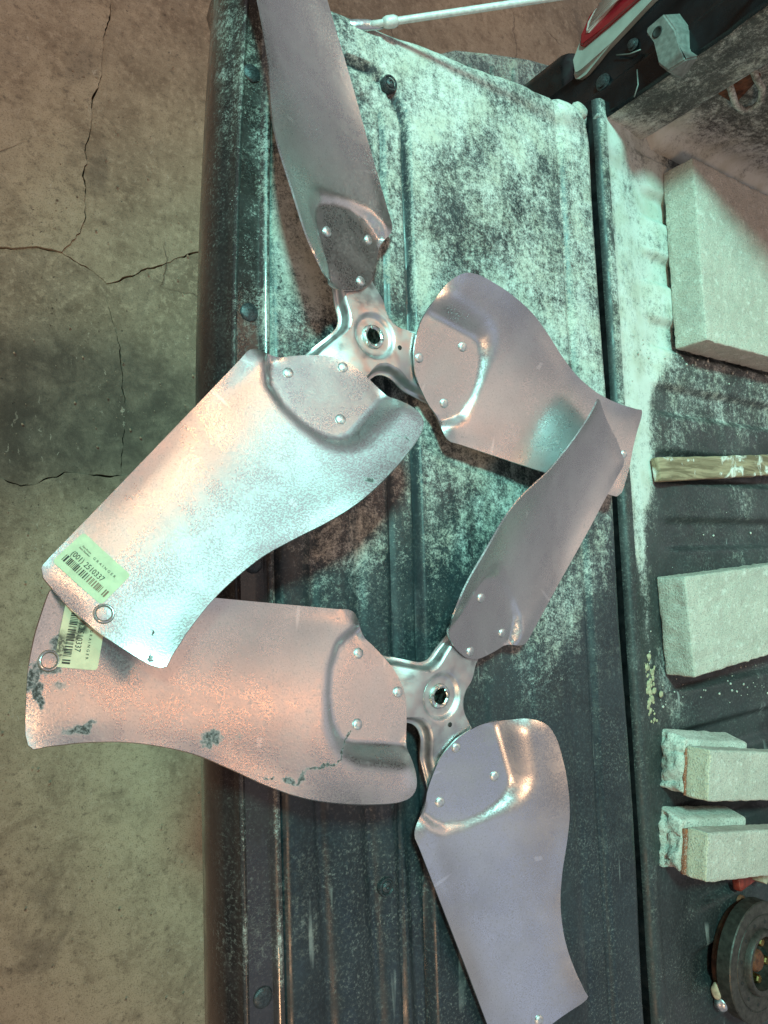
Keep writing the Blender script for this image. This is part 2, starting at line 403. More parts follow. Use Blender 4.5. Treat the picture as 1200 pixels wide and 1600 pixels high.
def bow(y):   # the rear edge of the gate bows inwards towards its end
    return .022 * np.clip((y - .08) / .42, 0, 1.6) ** 1.6
Y0 = -1.02
def yend(x): return .5175 + .085 * (x + .113) * (x > -.25) + .0014 * math.sin(x * 48 + 1) + .0016 * noise.noise(Vector((x * 40, 1, 1))) - .022 * max(0, (x - .235) / .04) ** 2
prof = [(-.236, -.085), (-.2485, -.072), (-.2545, -.052), (-.2565, -.038), (-.2552, -.027), (-.2515, -.019), (-.2475, -.0145), (-.2440, -.0105), (-.2405, -.0060), (-.2378, -.0020), (-.2360, .0008), (-.2345, .0018), (-.2332, .0010), (-.2318, .0000), (-.226, .0000), (-.219, .0001), (-.2125, .0000), (-.2100, .0006), (-.2082, .0030), (-.2062, .0052), (-.2040, .0058), (-.2018, .0050), (-.2000, .0022), (-.1990, -.0030), (-.1985, -.0080)]
prof = [(-.236 + (x + .236) * .66 if x < -.236 else x, z) for x, z in prof]
nj = 230
def shell(i, j):
    x, z = prof[i]; v = j / (nj - 1); y = Y0 + v * (.530 - Y0)
    end = sst(.514, .530, y) * .016 if y > .51 else 0
    k = 1.0 if x < -.23 else .62
    dz = .0006 * noise.noise(Vector((x * 9, y * 7, 3)))
    return (x + float(bow(y)) * k, y, TG + z - float(end) + dz)
v, f = sheet(len(prof), nj, shell)
va = np.array(v)
tail = tpart(pyd('tailgate', v, [tuple(reversed(q)) for q in f][::1] if False else f, M['paint'], truck, auto=35))
dn = np.array([noise.noise(Vector((p[0] * 6, p[1] * 6, 9))) for p in v])
strip = (va[:, 0] > -.233)
dust = np.where(strip, .05 + .14 * sst(-.05, .35, va[:, 1]), .0 + .06 * sst(.1, .4, va[:, 1])) + .06 * dn
dust = dust + np.where((va[:, 0] > -.2085), .10 * sst(0, .2, va[:, 1]), 0)
pi_ = np.arange(len(v)) % len(prof)
dust = np.where((pi_ >= 10) & (pi_ <= 12), .12 + .25 * dn, dust); dust = np.where((pi_ >= 19) & (pi_ <= 21), dust + .16, dust)
set_attr(tail, 'dust', np.clip(dust, 0, .9))

def rrect(x, y):   # pressed panel outline: inside negative
    cx0, cx1, cy1, r = -.205, -.026 - .012 * (.45 - y) / .9, .476, .062
    qx = x - (cx1 - r); qy = y - (cy1 - r)
    if qx > 0 and qy > 0: return math.hypot(qx, qy) - r
    return max(x - cx1, y - cy1)
def smooth(a, b, x):
    t = min(1, max(0, (x - a) / (b - a))); return t * t * (3 - 2 * t)
def liner_z(x, y):
    d = rrect(x, y)
    z = .0060 * smooth(-.007, .001, d)                        # step up out of the pressed panel
    z -= .0040 * math.exp(-((d + .0065) / .0026) ** 2)
    z += (.0030 * smooth(-.036, -.029, d) - .0020 * math.exp(-((d + .036) / .003) ** 2))
    fade = smooth(.20, -.12, y)
    for gx, w, dep in ((-.157, .0060, .0032), (-.104, .0068, .0034), (-.062, .0060, .0028)):
        z -= fade * dep * math.exp(-((x - gx - .004 * math.sin(y * 9)) / w) ** 2)
    z += fade * .0016 * math.cos((x + .13) / .0525 * 2 * math.pi) * (x < -.035)
    for gx, w, dep in ((.040, .0075, .0022), (.110, .0075, .0022), (.178, .0075, .0022)):
        z -= (.35 + .65 * fade) * dep * math.exp(-((x - gx) / w) ** 2)
    z += .0035 * smooth(.215, .224, x) - .0022 * math.exp(-((x - .2135) / .003) ** 2)
    z += .0010 * noise.noise(Vector((x * 14, y * 6, 1.7))) + .0003 * noise.noise(Vector((x * 60, y * 60, 4)))
    return z
nu, nv_ = 215, 250
def linerp(i, j):
    u = i / (nu - 4); v_ = j / (nv_ - 4); sk = 0
    if i > nu - 4: u = 1; sk = i - (nu - 4)
    if j > nv_ - 4: v_ = 1; sk = max(sk, j - (nv_ - 4))
    y = Y0 + v_ * (.53 - Y0)
    xe = .2770 + .0016 * math.sin(y * 13) + .0022 * noise.noise(Vector((y * 6, 0, 2)))
    if y > .49: xe -= .05 * ((y - .49) / .04) ** 2 * .25
    xs = -.1984 + float(bow(y)) * .62
    x = xs + u * (xe - xs)
    y = Y0 + v_ * (yend(x) - Y0)
    z = liner_z(x, y)
    ed = min(1, max(0, (yend(x) - y) / .012)); z -= .006 * (1 - ed) ** 2
    ex = min(1, max(0, (xe - x) / .012)); z -= .005 * (1 - ex) ** 2
    if i < 3: z -= (3 - i) * .0016
    if sk:
        z -= (.004, .014, .030)[sk - 1]
        if j > nv_ - 4: y += (.0015, .0022, .0022)[sk - 1]
        if i > nu - 4: x += (.0015, .0022, .0022)[sk - 1]
    return (x, y, TG + z)
v, f = sheet(nu, nv_, linerp)
liner = pyd('liner_panel', v, f, M['liner'], tail, auto=50)
va = np.array(v); X_, Y_ = va[:, 0], va[:, 1]
nb = np.array([noise.noise(Vector((p[0] * 7, p[1] * 5, 5))) for p in v]); ns = np.array([noise.noise(Vector((p[0] * 22, p[1] * 9, 8))) for p in v])
dn = .045 + .47 * sst(-.30, .33, Y_ + .45 * (X_ - .05) * sst(0, .2, Y_)) + .13 * nb + .10 * ns
dn += .16 * np.exp(-((X_ - .235) / .016) ** 2) * sst(.1, .3, Y_)               # drift along the hinge edge
dn += .16 * np.exp(-((X_ + .012) / .015) ** 2) * sst(.15, .35, Y_)
dn += .22 * np.exp(-(((X_ + .022) / .012) ** 2 + ((Y_ - .10) / .10) ** 2))
dn += .24 * np.exp(-(((X_ - .05) / .07) ** 2 + ((Y_ - .06) / .06) ** 2)) + .16 * np.exp(-(((X_ - .16) / .07) ** 2 + ((Y_ + .10) / .12) ** 2)) + .16 * np.exp(-(((X_ + .02) / .012) ** 2 + ((Y_ + .06) / .10) ** 2))
dn -= .28 * np.exp(-(((X_ - .045) / .05) ** 2 + ((Y_ - .33) / .05) ** 2))       # wiped patch
dn += .14 * np.exp(-(((X_ + .15) / .04) ** 2 + ((Y_ - .20) / .09) ** 2))
dn -= .07 * sst(-.20, -.45, Y_)
dn += .10 * sst(.40, .5, Y_)
rd = np.array([rrect(a_, b_) for a_, b_ in zip(X_, Y_)])
dn -= .42 * np.exp(-((rd + .0055) / .0030) ** 2) + .25 * np.exp(-((rd + .035) / .0030) ** 2)
dn += .10 * np.exp(-((rd - .006) / .006) ** 2) * sst(.0, .3, Y_)
set_attr(liner, 'dust', np.clip(dn, .02, .93))
bm = box_bm(-.226, .262, Y0, .490, TG - .075, TG - .012, .006)
for vv in bm.verts: vv.co.x += float(bow(vv.co.y)) * .8 * (1 if vv.co.x < 0 else 0)
from_bm('inner_shell', bm, M['blackgap'], tail, auto=40)

# dome bolts on the strip, screws in the liner
v, f = lathe_pts([(.0088, -.001), (.0088, .0004), (.0084, .0010), (.0070, .0018), (.0048, .0024), (.0022, .0027), (.0003, .0028)], 24, cap1=True)
bolt_me = None
M['bolthead'] = plain('painted_bolt_head', (.05, .06, .066), .32, .5, .4, 400, .4)
for y in (.417, .181, -.050, -.418):
    o = pyd('bolt', v, f, M['bolthead'], tail) if bolt_me is None else link('bolt', bolt_me, [], tail, False)
    bolt_me = o.data; o.location = (-.2195 + float(bow(y)) * .62, y, TG + .0003)
v, f = lathe_pts([(.0118, -.008), (.0115, .0006), (.0108, .0016), (.0094, .0016), (.0084, .0002), (.0080, -.0006), (.0070, -.0004), (.0066, .0010), (.0050, .0022), (.0026, .0026), (.0022, .0010), (.0004, .0004)], 24, cap1=True)
sm = None
for x, y in ((-.052, .462), (-.089, -.363)):
    o = pyd('screw', v, f, M['bolthead'], tail, auto=40) if sm is None else link('screw', sm, [], tail, False)
    sm = o.data; o.scale = (.78, .78, .8); o.location = (x, y, TG + max(liner_z(x + a_, y + b_) for a_ in (-.008, 0, .008) for b_ in (-.008, 0, .008)) - .0002)

# tailgate support cable with its end fitting
path = []
A0, B0 = Vector((-.078, .515, TG + .012)), Vector((.345, .600, 1.07))
for i in range(26):
    u = i / 25; p = A0.lerp(B0, u); p.z -= .002 * math.sin(math.pi * u); path.append(p)
v, f = tube_pts(path, .0036, 10)
cb = tpart(pyd('support_cable', v, f, M['cable'], truck))
d = (path[3] - path[0]).normalized()
v, f = tube_pts([A0 + d * t for t in (.014, .018, .026, .030)], [.0046, .0062, .0062, .0046], 12)
pyd('ferrule', v, f, M['cable'], cb)
v1, f1 = tube_pts([A0 + d * t + Vector((0, 0, -.001)) for t in (-.028, -.022, -.005, .010, .016)], [.004, .0065, .0065, .0055, .004], 8)
v1 = [Vector((p.x, p.y, A0.z + (p.z - A0.z) * .55)) for p in v1]
pyd('eye_plate', v1, f1, M['steel'], cb)

# ------------------------------------------------------------------ pickup truck: bed, walls, post
# channel behind the gate, rounded sill lip and corrugated bed floor
SILL = [(.262, -.16), (.262, -.070), (.2900, -.064), (.3030, -.060), (.3072, -.030), (.3085, -.008), (.3110, -.002), (.3150, .0012), (.3200, .0020), (.3260, .0014), (.3300, .0000), (.3340, -.0014), (.3380, -.0020), (.350, -.0030), (.362, -.0045), (.374, -.0065), (.386, -.0088), (.398, -.0108), (.410, -.012), (.425, -.012), (.44, -.012)]
xs_more = list(np.arange(.455, 1.30, .02))
def ridge(y):
    w = ((y + .018) / .098) % 1.0
    up = smooth(.08, .22, w) - smooth(.66, .80, w)
    return up
def bedp(i, j):
    y = Y0 + (.583 - Y0) * j / 599
    if i < len(SILL): x, z = SILL[i]
    else: x, z = xs_more[i - len(SILL)], -.012
    k = smooth(.395, .445, x)
    z += k * (.0110 * ridge(y) - .0070)
    z += (.0008 * noise.noise(Vector((x * 10, y * 10, 2)))) * (x > .30)
    return (x, y, TG + z)
def bedz(x, y):
    z = float(np.interp(x, [q[0] for q in SILL], [q[1] for q in SILL])); k = smooth(.395, .445, x)
    return TG + z + k * (.0110 * ridge(y) - .0070)
v, f = sheet(len(SILL) + len(xs_more), 600, bedp)
bed = tpart(pyd('bed_floor', v, f, [M['bed'], M['blackgap']], truck))
for pg in bed.data.polygons:
    if pg.center.x < .3080: pg.material_index = 1
va = np.array(v); X_, Y_ = va[:, 0], va[:, 1]
nb = np.array([noise.noise(Vector((p[0] * 9, p[1] * 7, 15))) for p in v]); ns = np.array([noise.noise(Vector((p[0] * 25, p[1] * 14, 28))) for p in v])
dn = .10 + .10 * nb + .10 * ns
reach = .400 + .10 * sst(.10, .35, Y_) - .065 * sst(.10, -.15, Y_)
dn += .95 * sst(0, .030, reach - X_ + .02 * ns) * sst(-.16, .10, Y_ + .06 * ns)
dn += .55 * np.exp(-((X_ - .348) / .009) ** 2) * sst(-.27, -.05, Y_) 
dn += .26 * sst(.02, .25, Y_)
dn -= .16 * sst(-.25, -.45, Y_)
dn = np.where(X_ < .3115, .05 + .05 * nb, dn)
dn = np.where((X_ >= .3115) & (X_ < .328), .10 + .35 * sst(.0, .3, Y_), dn)
set_attr(bed, 'dust', np.clip(dn, 0, .90))
# bed side wall: dark rear return, then the recessed liner wall
WALLX = [(.3290, .572), (.3310, .5655), (.3360, .5622), (.345, .5622), (.37, .5650), (.40, .5680), (.428, .5708), (.4335, .5715), (.4375, .5730), (.4405, .578), (.4425, .5830), (.446, .5845)]
wx = list(np.arange(.46, 1.30, .02))
def wallp(i, j):
    z = .770 + .60 * j / 79
    if i < len(WALLX): x, y = WALLX[i]
    else: x, y = wx[i - len(WALLX)], .5845
    bul = math.exp(-(((x - .60) / .07) ** 2 + ((z - .93) / .07) ** 2)) * .022
    y -= bul if x > .45 else 0
    y += .012 * (z - .79) + .0009 * noise.noise(Vector((x * 12, z * 12, 1)))
    if x > .45: y -= .020 * (1 - smooth(.785, .815, z))
    return (x, y, z)
v, f = sheet(len(WALLX) + len(wx), 80, wallp)
wall = tpart(pyd('bed_wall', v, [tuple(reversed(q)) for q in f], M['wallplastic'], truck, auto=50))
va = np.array(v); X_, Z_ = va[:, 0], va[:, 2]
nb = np.array([noise.noise(Vector((p[0] * 9, p[2] * 9, 31))) for p in v])
dn = np.where(X_ < .441, .27 + .30 * sst(.85, .79, Z_) + .10 * sst(.36, .42, X_), .30 + .68 * sst(.90, .80, Z_)) + .13 * nb
set_attr(wall, 'dust', np.clip(dn, 0, 1.05))
# tie-down loop with rust on the wall
rs = []
cx, cz = .452, .925
lp_pts = [(.436, .580, .951), (.446, .570, .950), (.470, .568, .945), (.490, .566, .933), (.499, .566, .919), (.492, .566, .907), (.472, .568, .907), (.450, .570, .915), (.438, .580, .918)]
lpd = crom_open(lp_pts) if False else lp_pts
rs = [Vector(q) for q in lpd]
v, f = tube_pts(rs, .0045, 10)
M['loopsteel'] = dusty('dusty_loop_steel', (.05, .045, .04), (.12, .10, .08), .6)
lp = tpart(pyd('tie_down_loop', v, f, M['loopsteel'], truck)); set_attr(lp, 'dust', np.full(len(v), .42))
bm = box_bm(.440, .486, .5800, .5866, .895, .947, .003)
for q in bm.verts: q.co.y += .012 * (q.co.z - .79); q.co.x += .5 * (.93 - q.co.z) - .01
from_bm('loop_plate', bm, M['rust'], lp, auto=40)

# rear post of the bed side: rear face with pressed steps, rounding to the outside
PP = [(.560, .3300), (.5625, .3270), (.567, .3262), (.590, .3262), (.6000, .3262), (.6040, .3275), (.6080, .3300), (.6400, .3305), (.6440, .3290), (.6480, .3262), (.662, .3255), (.690, .3275), (.712, .3330), (.728, .3440), (.740, .3620), (.746, .386), (.749, .43), (.750, .60)]
def postp(i, j):
    y, x = PP[i]; z = .60 + .80 * j / 59
    ex = 0
    if y < .66 and z > .98: ex = -.004 * smooth(.98, 1.0, z) 
    low = smooth(.79, .66, z)
    if y > .66: y -= .05 * low; x += .05 * low
    return (x + ex + .0006 * noise.noise(Vector((y * 20, z * 20, 0))), y + .02 * (z - .8), z)
v, f = sheet(len(PP), 60, postp)
post = tpart(pyd('rear_post', v, f, M['blackpaint'], truck, auto=50))
for (y, z, r) in ((.6130, .7985, .0085), (.6350, .8500, .0060)):
    vv, ff = lathe_pts([(r * 1.35, 0), (r * 1.35, .001), (r, .0018), (r * .94, .005), (r * .6, .0062), (.0003, .0062)], 20, cap1=True)
    o = pyd('post_bolt', xform(vv, Matrix.Translation((.3285, y, z)) @ Matrix.Rotation(-math.pi / 2, 4, 'Y')), ff, M['bolthead'], post, auto=40)
# raised weld beads and slots on the post
for p0, p1, p2 in (((.6358, .8244), (.6234, .8455), (.619, .8623)), ((.5955, .8548), (.5735, .8551), (.5610, .8477))):
    vv, ff = tube_pts([(.3262, p0[0], p0[1]), (.3255, p1[0], p1[1]), (.3262, p2[0], p2[1])], .0009, 8)
    pyd('seam_bead', vv, ff, M['greybracket'], post)
# striker bracket: bent plate
fr = [(.6207, .8898), (.6217, .9148), (.5905, .9287), (.5735, .9274), (.5446, .9393), (.5453, .9139), (.5642, .9012), (.5947, .9010), (.6133, .8879)]
bm = bmesh.new(); nfr = len(fr)
tv = [bm.verts.new((.3000, y, z)) for y, z in fr]
bv = [bm.verts.new((.3290, y + (.012 if k in (1, 2) else .016 if k == 4 else 0), z + (.003 if k in (1, 2, 3) else 0))) for k, (y, z) in enumerate(fr)]
ft = bm.faces.new(tv)
for i in range(nfr): bm.faces.new((tv[i], bv[i], bv[(i + 1) % nfr], tv[(i + 1) % nfr]))
bmesh.ops.bevel(bm, geom=[e for e in bm.edges if not e.is_boundary], offset=.0022, segments=3, affect='EDGES')
bmesh.ops.triangulate(bm, faces=[q for q in bm.faces if len(q.verts) > 4]); bmesh.ops.recalc_face_normals(bm, faces=bm.faces)
brk = tpart(from_bm('striker_bracket', bm, M['greybracket'], truck, auto=30))
if brk.data.polygons and sum(p.normal.x * p.area for p in brk.data.polygons) > 0: brk.data.flip_normals()
vv, ff = lathe_pts([(.0070, .0), (.0070, .0008), (.0052, .0010), (.0050, .0004), (.0004, .0004)], 18, cap1=True)
pyd('bracket_hole', xform(vv, Matrix.Translation((.2999, .6040, .9045)) @ Matrix.Rotation(-math.pi / 2, 4, 'Y')), ff, M['dark'], brk)

# tail lamp on the outer part of the post: housing rim, red lens, clear ribbed lens
def lens(name, poly, x_out, depth, mat, parent, bev=.004, tilt=True):
    bm = bmesh.new()
    def xx(y): return x_out + (.9 * max(0, y - .700) ** 1.0 * .38 if tilt else 0)
    tv = [bm.verts.new((xx(y), y, z)) for y, z in poly]; bv = [bm.verts.new((xx(y) + depth, y, z)) for y, z in poly]
    ft = bm.faces.new(tv); n = len(poly)
    for i in range(n): bm.faces.new((tv[i], bv[i], bv[(i + 1) % n], tv[(i + 1) % n]))
    bm.faces.new(list(reversed(bv)))
    bmesh.ops.bevel(bm, geom=[e for e in ft.edges], offset=bev, segments=3, affect='EDGES')
    bmesh.ops.triangulate(bm, faces=[q for q in bm.faces if len(q.verts) > 4]); bmesh.ops.recalc_face_normals(bm, faces=bm.faces)
    return from_bm(name, bm, mat, parent, auto=35)
def glossy(name, col, rough=.12, trans=0.0, coat=.5):
    t = NT(name); t.p(Base_Color=t.mix(t.ramp(t.noise(40, 4), .3, .7), col, tuple(c * .8 for c in col)), Roughness=rough)
    t.b.inputs['Transmission Weight'].default_value = trans; t.b.inputs['Coat Weight'].default_value = coat; return t.m
M['lampclear'] = glossy('clear_lamp_rim', (.44, .46, .43), .18, .25)
M['lampred'] = glossy('red_lamp_lens', (.30, .010, .018), .14, .15)
M['lampribs'] = glossy('ribbed_reflector_lens', (.60, .52, .50), .16, .1)
HS = [(.6523, .7525), (.6440, .7545), (.6395, .7620), (.6390, .7740), (.6520, .8280), (.6667, .8889), (.690, 1.06), (.780, 1.06), (.765, .900), (.7296, .8018), (.7198, .7866), (.7140, .7755), (.6683, .7580)]
lampo = tpart(lens('tail_lamp', HS, .318, .035, M['lampclear'], truck, .007))
lens('red_lens', [(.6798, .7732), (.6750, .7784), (.6775, .820), (.6809, .8680), (.697, 1.05), (.768, 1.05), (.752, .900), (.7250, .8050), (.7142, .7905), (.7109, .7855), (.6952, .7760)], .3140, .010, M['lampred'], lampo, .003)
lens('clear_lens', [(.6892, .7867), (.6855, .7921), (.6930, .8150), (.7017, .8379), (.7140, 1.05), (.752, 1.05), (.742, .900), (.7246, .8180), (.7140, .7990), (.7032, .7903)], .3115, .006, M['lampribs'], lampo, .002)
for k in range(9):
    y = .6905 + .0040 * k; z0 = .793 + .0022 * k
    vv, ff = tube_pts([(.3118 + .342 * max(0, y + .0 - .700), y, z0), (.3118 + .342 * max(0, y + .010 - .700), y + .010, .86), (.3118 + .342 * max(0, y + .026 - .7), y + .026, 1.04)], .0013, 6)
    pyd('lens_rib', vv, ff, M['lampribs'], lampo)

# hinge socket of the gate at the foot of the post
vv, ff = lathe_pts([(.010, 0), (.013, .002), (.013, .016), (.010, .020), (.006, .021), (.0005, .021)], 20, cap1=True)
M['hinge'] = dusty('dusty_hinge_steel', (.03, .035, .036), (.10, .11, .11), .5)
hg = tpart(pyd('gate_hinge', xform(vv, Matrix.Translation((.290, .560, .772)) @ Matrix.Rotation(-.4, 4, 'X')), ff, M['hinge'], truck, auto=40)); set_attr(hg, 'dust', np.full(len(vv), .62))
bm = box_bm(.285, .3065, .520, .566, .752, .788, .007, 3)
for q in bm.verts: q.co.z -= .5 * max(0, .54 - q.co.y)
o = from_bm('hinge_cup', bm, M['hinge'], hg); set_attr(o, 'dust', np.full(len(o.data.vertices), .45))
bm = box_bm(.309, .326, .5545, .5605, .740, .801, .002)
for q in bm.verts: q.co.y -= .0 if q.co.z > .77 else .02
o = from_bm('sill_end_plate', bm, M['hinge'], hg); set_attr(o, 'dust', np.full(len(o.data.vertices), .35))

# bumper end below, chromed and splashed
BP = [(.150, .50), (.151, .62), (.160, .695), (.195, .742), (.250, .774), (.33, .800), (.42, .826), (.52, .845), (.62, .855), (.62, .50)]
bm = bmesh.new()
tv = [bm.verts.new((x, y, .598)) for x, y in BP]; bv = [bm.verts.new((x + .012, y - .012, .47)) for x, y in BP]
ft = bm.faces.new(tv); nb_ = len(BP)
for i in range(nb_): bm.faces.new((tv[i], bv[i], bv[(i + 1) % nb_], tv[(i + 1) % nb_]))
bmesh.ops.recalc_face_normals(bm, faces=bm.faces)
bmesh.ops.bevel(bm, geom=list(ft.edges), offset=.018, segments=4, affect='EDGES')
bmesh.ops.triangulate(bm, faces=[q for q in bm.faces if len(q.verts) > 4])
M['bumper'] = dusty('splashed_bumper', (.05, .055, .06), (.10, .105, .11), .22, metal=.6)
bmp = tpart(from_bm('bumper', bm, M['bumper'], truck, auto=40)); set_attr(bmp, 'dust', np.full(len(bmp.data.vertices), .46))
for k in range(4):
    vv, ff = tube_pts([(.20 + .05 * k, .60, .599), (.215 + .05 * k, .725 + .016 * k, .599)], .004, 8)
    o = pyd('tread_rib', vv, ff, M['bumper'], bmp); set_attr(o, 'dust', np.full(len(vv), .5))
bm = box_bm(.34, 1.3, -1.0, .72, .50, .735, .02, 2)
tpart(from_bm('bed_underframe', bm, M['blackgap'], truck))

# ------------------------------------------------------------------ fan rotors
MAIN = (0.02121, -0.10593, 0.35479, -0.41358, 1.98707, 0.22358, 0.2106, 0.36207, 0.55783)
def zmain(x, y):
    c = MAIN; return c[0] + c[1] * x + c[2] * y + c[3] * x * y + c[4] * y * y + c[5] * x * x + c[6] * x * y * y + c[7] * x * x * y + c[8] * y ** 3
def zpad(x, y): return .002967 + .014508 * x + .281025 * y
OUT = [(.4410, .0695, .0450), (.432, .0672, .0440), (.42, .0655, .0430), (.4045, .0635, .041), (.3737, .0622, .0375), (.3428, .0640, .0364), (.306, .0695, .0386), (.2694, .0808, .0431), (.2302, .0938, .0514), (.1911, .1020, .0600), (.1448, .1045, .0665), (.1024, .1035, .0680),
       (.085, .101, .0672), (.072, .0965, .065), (.063, .089, .0585), (.0575, .079, .048), (.0560, .0675, .036), (.0555, .056, .022), (.0535, .042, .0150), (.0530, .030, .0119), (.0545, .012, .008), (.0585, -.003, .005), (.0717, -.0232, -.0016), (.0977, -.0441, -.008), (.113, -.053, -.0092), (.1215, -.062, -.0088), (.1275, -.0720, -.0078), (.1345, -.0790, -.007), (.1435, -.0815, -.0066), (.155, -.0800, -.0055),
       (.244, -.0735, -.0012), (.3208, -.0682, .0034), (.3827, -.0639, .0055), (.4344, -.0605, .0080), (.4455, -.0585, .010), (.4505, -.052, .0130), (.4535, -.030, .0168), (.4548, -.0132, .0195), (.4545, .010, .0228), (.4530, .0242, .0262), (.4505, .045, .033), (.4480, .060, .0395), (.4450, .067, .043)]
PAD = [(.02, -.075), (.100, -.068), (.123, -.060), (.137, -.0515), (.149, -.040), (.157, -.015), (.158, .010), (.1535, .034), (.147, .0455), (.139, .0520), (.129, .0550), (.056, .0555), (.02, .056)]
def crom(P, n):
    P = np.array(P); out = []
    N = len(P)
    for i in range(N):
        a, b, c, d = P[i - 1], P[i], P[(i + 1) % N], P[(i + 2) % N]
        m = max(1, int(np.linalg.norm(c - b) / n))
        for k in range(m):
            s = k / m; out.append(.5 * (2 * b + (c - a) * s + (2 * a - 5 * b + 4 * c - d) * s * s + (3 * b - a - 3 * c + d) * s ** 3))
    return np.array(out)
OUTD = crom(OUT, .0045)
PADA = np.array(PAD); PADB = np.roll(PADA, -1, 0)
def pad_sd(x, y):
    """signed distance to the riveting pad, negative inside"""
    p = np.array((x, y)); e = PADB - PADA; w = p - PADA
    t = np.clip((w * e).sum(1) / (e * e).sum(1), 0, 1); dmin = np.sqrt((((w - e * t[:, None])) ** 2).sum(1).min())
    c = ((PADA[:, 1] > y) != (PADB[:, 1] > y)) & (x < (PADB[:, 0] - PADA[:, 0]) * (y - PADA[:, 1]) / (PADB[:, 1] - PADA[:, 1] + 1e-12) + PADA[:, 0])
    return -dmin if c.sum() % 2 else dmin
def zraw(x, y):
    d = pad_sd(x, y); w_ = .0125 + .010 * smooth(.0, .06, y); k = min(1, max(0, d / w_)); k = 1 - (1 - k) ** 2.2
    return zpad(x, y) * (1 - k) + zmain(x, y) * k
RES = np.array([q[2] - zraw(q[0], q[1]) for q in OUTD])
def zblade(x, y):
    d2 = (OUTD[:, 0] - x) ** 2 + (OUTD[:, 1] - y) ** 2
    w = 1 / (d2 + 1.6e-5); near = math.exp(-d2.min() / .012 ** 2)
    return zraw(x, y) + float((w * RES).sum() / w.sum()) * near
def blade_mesh():
    pts = [Vector((q[0], q[1])) for q in OUTD]; n = len(pts)
    edges = [(i, (i + 1) % n) for i in range(n)]
    def inside(x, y):
        c = False
        for i in range(n):
            a, b = OUTD[i], OUTD[(i + 1) % n]
            if (a[1] > y) != (b[1] > y) and x < (b[0] - a[0]) * (y - a[1]) / (b[1] - a[1]) + a[0]: c = not c
        return c
    step = .0044
    for iy in range(45):
        for ix in range(96):
            x = .052 + ix * step + (step / 2 if iy % 2 else 0); y = -.083 + iy * step * .97
            if not inside(x, y): continue
            d2 = (OUTD[:, 0] - x) ** 2 + (OUTD[:, 1] - y) ** 2
            if d2.min() < (.0026) ** 2: continue
            pts.append(Vector((x, y)))
    vs, es, fs, *_ = geometry.delaunay_2d_cdt(pts, edges, [], 1, 1e-6)
    zz = []
    for p in vs:
        d2 = (OUTD[:, 0] - p.x) ** 2 + (OUTD[:, 1] - p.y) ** 2; k = d2.argmin()
        zz.append(OUTD[k, 2] if d2[k] < 1e-9 else zblade(p.x, p.y))
    me = bpy.data.meshes.new('blade')
    me.from_pydata([(p.x * S, p.y * S, z * S) for p, z in zip(vs, zz)], [], [tuple(q) for q in fs]); me.update()
    if me.polygons[0].normal.z < 0: me.flip_normals()
    # give the sheet its gauge
    bm = bmesh.new(); bm.from_mesh(me); bm.normal_update()
    vt = list(bm.verts); ft = list(bm.faces); TH = .0016
    low = {q: bm.verts.new(q.co - q.normal * TH) for q in vt}
    be = [(e.verts[0], e.verts[1], e.link_faces[0]) for e in bm.edges if len(e.link_faces) == 1]
    for q in ft: bm.faces.new([low[w] for w in reversed(q.verts)])
    for a, b, fc in be:
        vs_ = list(fc.verts); i = vs_.index(a)
        if vs_[(i + 1) % len(vs_)] is b: bm.faces.new((b, a, low[a], low[b]))
        else: bm.faces.new((a, b, low[b], low[a]))
    bm.normal_update(); bm.to_mesh(me); bm.free(); me.shade_smooth(); me.set_sharp_from_angle(angle=math.radians(55))
    return me
def surf_frame(x, y, lift=0.0):
    e = .0015; z = zblade(x, y)
    n = Vector((-(zblade(x + e, y) - zblade(x - e, y)) / (2 * e), -(zblade(x, y + e) - zblade(x, y - e)) / (2 * e), 1)).normalized()
    q = n.to_track_quat('Z', 'Y').to_matrix().to_4x4(); q.translation = Vector((x, y, z)) * S + n * lift
    return q
BM0 = blade_mesh()
RIV = [(.0663, .0), (.1212, -.0362), (.1210, .0370)]
rv, rf = lathe_pts([(.0048, -.0006), (.0050, .0002), (.0048, .0009), (.0040, .0015), (.0028, .0020), (.0012, .0022), (.0002, .0022)], 20, cap1=True)
fv, ff_ = lathe_pts([(.0074, -.0006), (.0074, .0003), (.0068, .0006), (.0064, .0005), (.0062, .0008), (.0057, .0010), (.0054, .0008), (.0050, .0007), (.0002, .0008)], 24, cap1=True)

